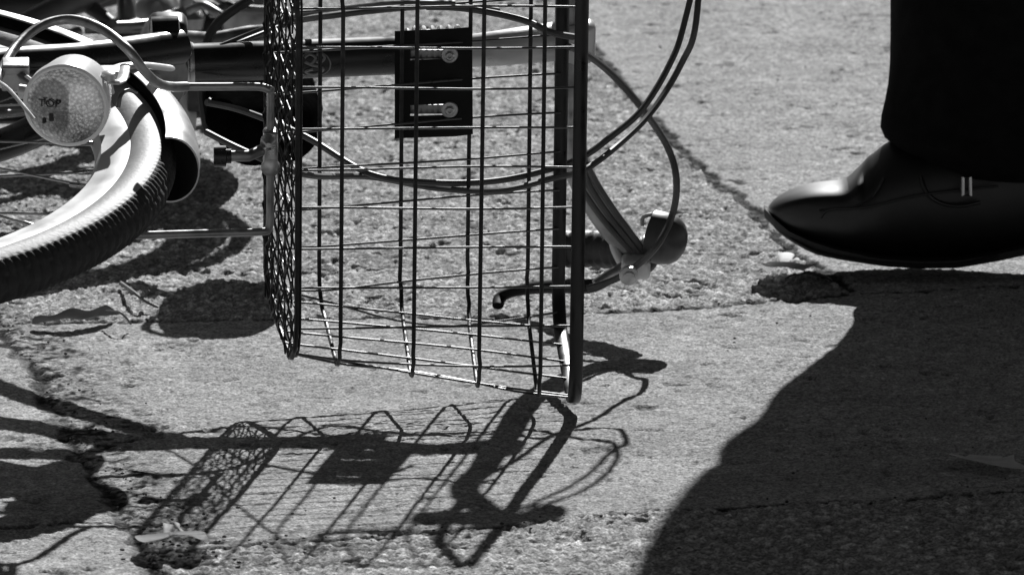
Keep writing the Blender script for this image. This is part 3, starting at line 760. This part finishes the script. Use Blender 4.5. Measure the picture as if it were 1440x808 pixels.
for q in range(5):
    c = MB(); lathe(c, PH(276+q*10, 12+random.uniform(-4, 8), 10.5+random.uniform(-.6, .6)), (random.uniform(-1, 1), -1, .6), [(0, .5), (.3, .65), (.8, .6), (.9, .25)], 8); c.build('nut', 'steel', bk2)
s2('linkage', [(262, 16, 11.5), (285, 8, 12), (305, 18, 11.5), (316, 26, 11)], .4, 'steel', 10, sp=5)
c = MB(); lathe(c, PH(252, 41, 9), V((1, .05, 0)), [(0, 1.0), (.2, 1.35), (3.8, 1.35), (4, 1.0)], 24); c.build('axle_housing', 'worn', bk2)
s2('mudguard', [(318, 30, 8), (345, 28, 8.5), (380, 22, 9)], [1.6, 1.9, 1.9], 'steel', 20, flat=(V((0, 1, 0)), .6))
s2('cable', [(296, -10, 12), (318, 6, 12), (345, 12, 11.5), (372, 14, 11)], .35, 'rubber', 8, sp=6)
s2('frame_tube', [(258, 60, 16.5), (300, 62, 17), (352, 50, 17.5), (385, 44, 18)], [1.0, .95, .6], 'steel')
s2('fork_leg', [(-80, 78, 9), (60, 62, 9.5), (110, 45, 10)], .5, 'steel', 12)
# unseen wheel added above the view to cast shadow under the first bicycle
wc2 = PH(-112, -104, 22.5)
shadow_whl = empty('wheel', wc2, None, None); shadow_whl.parent = bk2; shadow_whl.location = wc2*CM-PH(150, 20, 0)*CM
tn_ = V((.04, .06, 1)).normalized(); ta = tn_.orthogonal().normalized(); tb = tn_.cross(ta)
def qpt(a, r, h): return wc2+(ta*math.cos(a)+tb*math.sin(a))*r+tn_*h
AA = np.linspace(0, 2*math.pi, 140, endpoint=False)
c = MB(); tube(c, [qpt(a, 30, 0) for a in AA], 1.9, 14, closed=True); c.build('tyre', 'tread', shadow_whl)
c = MB(); tube(c, [qpt(a, 27.6, 0) for a in AA], .9, 10, closed=True); c.build('wheel_rim', 'alloy', shadow_whl)
seg('mudguard', [qpt(a, 33, 0) for a in np.linspace(-1.3, 1.9, 70)], .9, 'steel', 14, bk2, flat=(tn_, 1.0))  # unseen arc added to broaden the wheel's cast shadow
c = MB(); lathe(c, wc2-tn_*5, tn_, [(0, .5), (2, .5), (2.2, 2.2), (7.8, 2.2), (8, .5), (10, .5)], 18); c.build('hub', 'chrome', shadow_whl)
for i in range(36):
    a = 2*math.pi*i/36; sd_ = 1 if i % 2 else -1; off = (1 if (i//2) % 2 else -1)*1.15
    c = MB(); tube(c, [qpt(a+off, 2.2, 2.7*sd_), qpt(a, 27, .2*sd_)], .1, 5); c.build('spoke', 'chrome', shadow_whl)
seg('fork_leg', [wc2+tn_*5.5, qpt(.3, 34, 5.0)], .8, 'black_paint', 12, bk2)
seg('fork_leg', [wc2-tn_*5.5, qpt(.3, 34, -5.0)], .8, 'black_paint', 12, bk2)

# ------------------------------------------------------------------ PERSON in black trousers and polished shoes
foot = PH(1320, 388, 0)                                  # ball of the near foot on the paving
person = empty('person', foot, 'person stepping in from the right in black trousers and a polished black buckled shoe', 'person')
sx = V((-1, 0, 0)); sy = V((0, -1, 0)); sz = V((0, 0, 1))
def silh(px, py, off=0.0):
    """point on the vertical lengthwise plane of the foot"""
    return hit(px, py, foot+V((0, off, 0)), V((0, 1, 0)))
def shoe(shift=V((0, 0, 0)), parent=person):
    # stations from toe to heel: (x px, sole bottom px, top px, half width cm)
    st = [(1079, 300, 292, .8), (1088, 311, 281, 2.2), (1108, 326, 270, 3.2), (1138, 338, 260, 3.8), (1172, 348, 257, 4.2), (1192, 352, 255, 4.3), (1204, 354, 240, 4.4), (1212, 356, 230, 4.45), (1220, 358, 219, 4.5), (1230, 359, 214, 4.55), (1245, 361, 198, 4.6), (1290, 364, 182, 4.5), (1345, 364, 174, 4.1), (1400, 356, 170, 3.6), (1440, 348, 167, 3.4), (1480, 340, 158, 3.3), (1520, 338, 152, 3.2), (1550, 338, 160, 2.6), (1566, 332, 195, 1.4)]
    mb = MB(); n = 24; vs = []
    for (x, yb, yt, wd) in st:
        b = silh(x, yb); t = silh(x, yt); h = (t-b).length; 
        for k in range(n):
            a = 2*math.pi*k/n; c, s = math.cos(a), math.sin(a)
            zz = (s+1)/2
            w_ = wd*(1.0 if s < 0 else (1-(.42 if x > 1210 else .2)*min(1, h/9)*s*s))
            e = .7 if s < 0 else (.62 if 1090 < x < 1210 else .95)
            bx_ = .42 if (s > 0 and 1090 < x < 1210) else .8
            vs.append(b+sz*(h*(.5+.5*math.copysign(abs(s)**bx_, s)))+V((0, 1, 0))*math.copysign(abs(c)**e, c)*w_+shift)
    fs = [(i*n+k, i*n+(k+1) % n, (i+1)*n+(k+1) % n, (i+1)*n+k) for i in range(len(st)-1) for k in range(n)]
    fs += [tuple(range(n))[::-1], tuple((len(st)-1)*n+k for k in range(n))]
    mb.add(vs, fs); up = mb.build('shoe', 'leather', parent)
    md = up.modifiers.new('smooth', 'SUBSURF'); md.levels = 2; md.render_levels = 2
    # welted sole
    so = MB(); vs = []; m_ = len(st)
    for (x, yb, yt, wd) in st:
        b = silh(x, yb)+shift; w_ = wd+.28
        for (dy, dz) in ((-w_, -.05), (-w_, .55), (w_, .55), (w_, -.05), (w_*.6, -.25), (-w_*.6, -.25)):
            vs.append(b+V((-.25 if x < 1085 else 0, dy, dz)))
    fs = [(i*6+k, i*6+(k+1) % 6, (i+1)*6+(k+1) % 6, (i+1)*6+k) for i in range(m_-1) for k in range(6)]+[(5, 4, 3, 2, 1, 0), tuple((m_-1)*6+k for k in range(6))]
    so.add(vs, fs); s_ = so.build('sole', 'sole', up)
    hl = MB(); a = silh(1522, 388)+shift; box(hl, a+sz*1.42, V((1, 0, 0)), sy, sz, 2.3, 3.0, 1.4, bev=.25); hl.build('heel', 'sole', up)
    # strap over the instep, seams, buckle
    def side(px, py, out): return silh(px, py)+shift+V((0, -out, 0))
    for nm, pts, r_ in (('strap_edge', [(1292, 238, 4.0), (1300, 258, 4.6), (1318, 272, 4.9), (1345, 277, 4.9), (1375, 272, 4.7)], .16), ('seam', [(1150, 286, 4.0), (1200, 278, 4.6), (1225, 262, 4.6), (1240, 240, 3.9)], .09), ('seam', [(1152, 296, 3.9), (1165, 284, 4.2), (1215, 279, 4.8), (1290, 262, 4.9), (1400, 250, 4.6)], .1), ('welt', [(1082, 303, 1.2), (1096, 318, 2.7), (1125, 334, 4.0), (1160, 346, 4.7), (1250, 358, 5.1), (1345, 360, 4.7), (1400, 348, 4.3)], .16)):
        sp = MB(); tube(sp, spline([side(*q) for q in pts], 5), r_, 8); sp.build(nm, 'leather', up)
    bk = MB(); q = side(1355, 248, 5.4)
    tube(bk, [q-sy*0+sz*.75-sx*.3, q+sz*.75+sx*.3, q-sz*.75+sx*.3, q-sz*.75-sx*.3], .16, 8, closed=True); bk.build('buckle', 'chrome', up)
    return up
shoe()
foot2 = V((30, 26, 0))
# far foot: planted flat beyond the picture's right edge
s2_ = shoe(shift=foot2)

# trousers: one lofted garment, two legs joined at the hips
tr = MB()
def ring(c, rx, ry, n=40, fold=0.0, ph=0.0):
    return [c+V((math.cos(a)*(rx+fold*math.sin(a*5+ph)), math.sin(a)*(ry+fold*math.cos(a*4+ph*1.3)), fold*.8*math.sin(a*3+ph))) for a in [2*math.pi*k/n for k in range(n)]]
def loft(rings, closed_top=True, mbx=None):
    n = len(rings[0]); vs = [v for r in rings for v in r]
    fs = [(i*n+k, i*n+(k+1) % n, (i+1)*n+(k+1) % n, (i+1)*n+k) for i in range(len(rings)-1) for k in range(n)]
    if closed_top: fs.append(tuple((len(rings)-1)*n+k for k in range(n)))
    mbx.add(vs, fs)
def legc(px, z): return silh(px, 388)+V((0, 0, z))
# near leg: front edge measured against the picture, (height cm, front px, half depth x, half width y)
rings = []
for z, fx, rx, ry, fo in ((8.6, 1340, 6.3, 6.5, .0), (9.8, 1284, 8.4, 7.2, .1), (11.4, 1234, 10.3, 7.9, .15), (13.0, 1238, 10.4, 8.2, .2), (15.4, 1252, 10.1, 8.2, .25), (19, 1252, 10.0, 8.4, .2), (26, 1247, 10.4, 8.8, .15), (34.7, 1232, 10.8, 9.1, .1), (39.2, 1218, 11.0, 9.3, .1), (44.5, 1217, 10.9, 9.4, .1), (50.3, 1224, 10.7, 9.6, .1), (56, 1201, 11.3, 9.9, .1), (60.4, 1203, 11.4, 10.2, .1), (63.6, 1219, 12.0, 10.5, .1), (71, 1228, 13.8, 11.3, .1), (76, 1228, 15, 11.6, .1), (84, 1230, 16, 12, .1)):
    rings.append(ring(legc(fx, z)+V((rx, 0, 0)), rx, ry, 40, fo, z*.3))
loft(rings, False, tr)
rings = []
for z, rx, ry, dx in ((6, 10, 7.2, 21), (10, 10.4, 8, 20), (16, 10.2, 8.2, 18.5), (30, 10.8, 8.8, 15), (48, 11, 9.5, 8), (64, 12.5, 10.8, 6), (82, 15, 12, 4)):
    rings.append(ring(legc(1250, z)+V((rx+dx, 26-z*.1, 0)), rx, ry, 40, .25, z*.3+2))
loft(rings, False, tr)
hipc = legc(1250, 84)+V((18.3, 9, 0))
loft([ring(hipc+V((0, 0, z)), rx, ry, 40, .2, z*.1) for z, rx, ry in ((-4, 16, 20), (4, 17, 21), (12, 16, 20), (20, 14.5, 18))], True, tr)
o = tr.build('trousers', 'trouser', person); md = o.modifiers.new('s', 'SUBSURF'); md.levels = 1; md.render_levels = 1
jk = MB()
loft([ring(hipc+V((0, 0, z)), rx, ry, 40, .3, z*.1) for z, rx, ry in ((-9, 19.3, 23), (4, 19.6, 23), (16, 19.4, 21.5), (24, 18.2, 21), (38, 16.5, 22), (52, 14, 23.5), (58, 10, 17), (62, 6.5, 8))], True, jk)
for s_ in (-1, 1):
    tube(jk, spline([hipc+V((0, 21*s_, 53)), hipc+V((5, 26*s_, 30)), hipc+V((2, 27*s_, 12)), hipc+V((3, 25*s_, -4))], 6), [7, 6.2, 5.2, 4.3], 20)
o = jk.build('jacket', 'trouser', person); md = o.modifiers.new('s', 'SUBSURF'); md.levels = 1; md.render_levels = 1
# body: one skinned figure inside the clothes
def skinned(name, nodes, edges, m, parent, lev=2):
    me = bpy.data.meshes.new(name); po = origin_of(parent)
    me.from_pydata([tuple(V(p)*CM-po) for p, r in nodes], edges, []); ob = bpy.data.objects.new(name, me); COL.objects.link(ob); ob.parent = parent
    md = ob.modifiers.new('skin', 'SKIN')
    for i, (p, r) in enumerate(nodes):
        me.skin_vertices[0].data[i].radius = (r*CM, r*CM) if not isinstance(r, tuple) else (r[0]*CM, r[1]*CM)
    me.skin_vertices[0].data[0].use_root = True
    s = ob.modifiers.new('sub', 'SUBSURF'); s.levels = lev; s.render_levels = lev
    me.materials.append(M[m]); return ob
kz = lambda px, z, dy=0, dx=0: legc(px, z)+V((dx, dy, 0))
nodes = [(hipc, 11), (hipc+V((0, 0, 22)), 11), (hipc+V((0, 0, 44)), 12), (hipc+V((0, 0, 58)), 6), (hipc+V((-1, 0, 66)), 5.2), (hipc+V((-3, 0, 76)), 8.2), (hipc+V((-3, 0, 84)), 7.6),
         (legc(1250, 78)+V((17, 1, 0)), 7.5), (legc(1225, 50)+V((12, 0, 0)), 4.8), (legc(1262, 16)+V((10, 0, 0)), 3.8), (legc(1300, 9)+V((10, 0, 0)), 3.6), (legc(1250, 5)+V((5, 0, 0)), 2.4),
         (legc(1250, 78)+V((18, 18, 0)), 8.5), (legc(1250, 50)+V((20, 21, 0)), 5.5), (legc(1262, 16)+V((33, 25, 0)), 3.8), (legc(1300, 9)+V((36, 26, 0)), 3.6), (legc(1250, 5)+V((31, 26, 0)), 2.4)]
edges = [(0, 1), (1, 2), (2, 3), (3, 4), (4, 5), (5, 6), (0, 7), (7, 8), (8, 9), (9, 10), (10, 11), (0, 12), (12, 13), (13, 14), (14, 15), (15, 16)]
b0 = len(nodes)
for s_ in (-1, 1):
    i0 = len(nodes)
    nodes += [(hipc+V((0, 18*s_, 53)), 4.5), (hipc+V((5, 26*s_, 30)), 4), (hipc+V((2, 27*s_, 12)), 3.4), (hipc+V((3, 25*s_, -4)), 2.5), (hipc+V((2, 24*s_, -9)), 3.0)]
    edges += [(2, i0), (i0, i0+1), (i0+1, i0+2), (i0+2, i0+3), (i0+3, i0+4)]
    palm = i0+4
    for q in range(4):
        j0 = len(nodes); yy = 24*s_+(q-1.5)*1.9
        nodes += [(hipc+V((1, yy, -12)), .9), (hipc+V((-.6, yy, -15)), .8), (hipc+V((-.8, yy, -17.2+abs(q-1.5)*.5)), .7)]
        edges += [(palm, j0), (j0, j0+1), (j0+1, j0+2)]
    j0 = len(nodes); nodes += [(hipc+V((0, 24*s_-3.6*s_, -10)), 1.0), (hipc+V((-1.5, 24*s_-4.6*s_, -13)), .85)]; edges += [(palm, j0), (j0, j0+1)]
body = skinned('body', nodes, edges, 'skin', person)
hr = MB(); lathe(hr, hipc+V((-1.8, 0, 79)), (0.15, 0, 1), [(-2, 8.6), (1, 9.6), (5, 9.3), (9, 7.6), (12, 4), (13, 1)], 28); hr.build('hair', 'hair', person)

# ------------------------------------------------------------------ LEAVES, TWIG, CRUMBS
def leaf(pts_px, z, name, m, label, width_px, curl=1.0, seed=0, cat='leaf', tilt=0.0):
    """leaf blade along a spine on the ground, pts in picture px with heights"""
    r = random.Random(seed); sp = spline([PH(x, y, zz*.55+.15) for x, y, zz in pts_px], 8); n = len(sp); mb = MB(); vs = []
    for i, p in enumerate(sp):
        t = i/(n-1); w_ = width_px*math.sin(math.pi*min(1, t*1.02+.02))**.7*(1+.18*math.sin(t*17+seed))
        tn = (sp[min(i+1, n-1)]-sp[max(i-1, 0)]).normalized(); sd_ = tn.cross(V((0, 0, 1))).normalized()
        for k in range(7):
            s = (k-3)/3; vs.append(p+sd_*(w_*s*(1-tilt))+V((0, 0, w_*tilt*(s+1)*.5))+V((0, 0, curl*(.9*s*s*w_*.4)+.1*math.sin(t*7+s*1.2+seed)+z-.1)))
    fs = [(i*7+k, i*7+k+1, (i+1)*7+k+1, (i+1)*7+k) for i in range(n-1) for k in range(6)]
    mb.add(vs, fs); o = mb.build(name, m, None); md = o.modifiers.new('thick', 'SOLIDIFY'); md.thickness = .0002
    tag(o, label, cat); return o
leaf([(209, 762, .3), (222, 760, .8), (240, 758, 1.0), (258, 758, 1.0), (274, 759, .8), (293, 763, .2)], .1, 'dry_leaf', 'leaf', 'small pale curled leaf lying at the lower left across the shadow of the basket mesh', 3.6, .5, 3, tilt=.12)
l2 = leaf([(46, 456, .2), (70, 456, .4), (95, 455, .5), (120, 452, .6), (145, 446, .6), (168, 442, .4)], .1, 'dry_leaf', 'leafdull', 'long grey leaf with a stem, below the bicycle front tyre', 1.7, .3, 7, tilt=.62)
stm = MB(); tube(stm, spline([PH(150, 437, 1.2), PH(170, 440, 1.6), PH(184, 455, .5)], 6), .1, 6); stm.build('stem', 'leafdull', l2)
leaf([(1080, 383, .4), (1090, 380, .8), (1104, 379, 1.0), (1118, 379, .9), (1132, 380, .5)], .1, 'dry_leaf', 'leaf', 'pale crumpled leaf on the pavement under the toe of the black shoe', 3.4, .55, 12, tilt=.12)
leaf([(1104, 396, .1), (1122, 393, .4), (1140, 392, .5), (1156, 393, .4), (1171, 397, .1)], .2, 'dry_leaf', 'leafdull', 'dark shrivelled leaf against the pale leaf under the shoe toe', 1.9, .3, 19, tilt=.3)
leaf([(1358, 640, .15), (1372, 648, .3), (1392, 653, .3), (1420, 657, .2), (1446, 658, .15)], .1, 'dry_leaf', 'leaf', 'slender pale leaf blade standing in for sunlight through a gap in the big leg shadow at right', 2.4, .4, 23, tilt=.1)  # pale blade added where sun would break through the leg shadow
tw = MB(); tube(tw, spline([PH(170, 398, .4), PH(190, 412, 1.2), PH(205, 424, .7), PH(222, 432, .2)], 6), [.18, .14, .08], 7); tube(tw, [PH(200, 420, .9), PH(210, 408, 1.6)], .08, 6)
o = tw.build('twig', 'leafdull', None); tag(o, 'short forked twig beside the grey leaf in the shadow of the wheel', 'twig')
# crumbs along the worn joints: nobody could count them
cb = MB(); r = random.Random(5)
def crumb(x, y, s):
    bm = bmesh.new(); bmesh.ops.create_icosphere(bm, subdivisions=1, radius=s)
    for v in bm.verts: v.co *= r.uniform(.7, 1.25)
    cb.add([V((x, y, s*.35))+V((v.co.x*1.3, v.co.y, v.co.z*.8)) for v in bm.verts], [tuple(v.index for v in f.verts) for f in bm.faces]); bm.free()
for line, cnt, spread in ((J_left, 170, 3.0), (J_low, 50, 1.0), (J_mid, 25, .9), (J_diag, 50, .7)):
    for _ in range(cnt):
        i = r.randrange(len(line)-1); t = r.random(); a, b_ = line[i], line[i+1]
        crumb(a[0]+(b_[0]-a[0])*t+abs(r.gauss(0, spread))*(1 if line is J_left else r.choice((-1, 1))), a[1]+(b_[1]-a[1])*t+r.gauss(0, spread), r.uniform(.03, .13))
c0 = PH(235, 768, 0)
for _ in range(30): crumb(c0.x+r.gauss(0, 2.2), c0.y+r.gauss(0, 4.5), r.uniform(.04, .16))
for _ in range(110): crumb(r.uniform(-50, 50), r.uniform(-150, 150), r.uniform(.04, .12))
o = cb.build('soil_crumbs', 'crumb', None, smooth=False); tag(o, 'dark crumbs of soil and grit scattered along the paving joints', 'debris', kind='stuff')
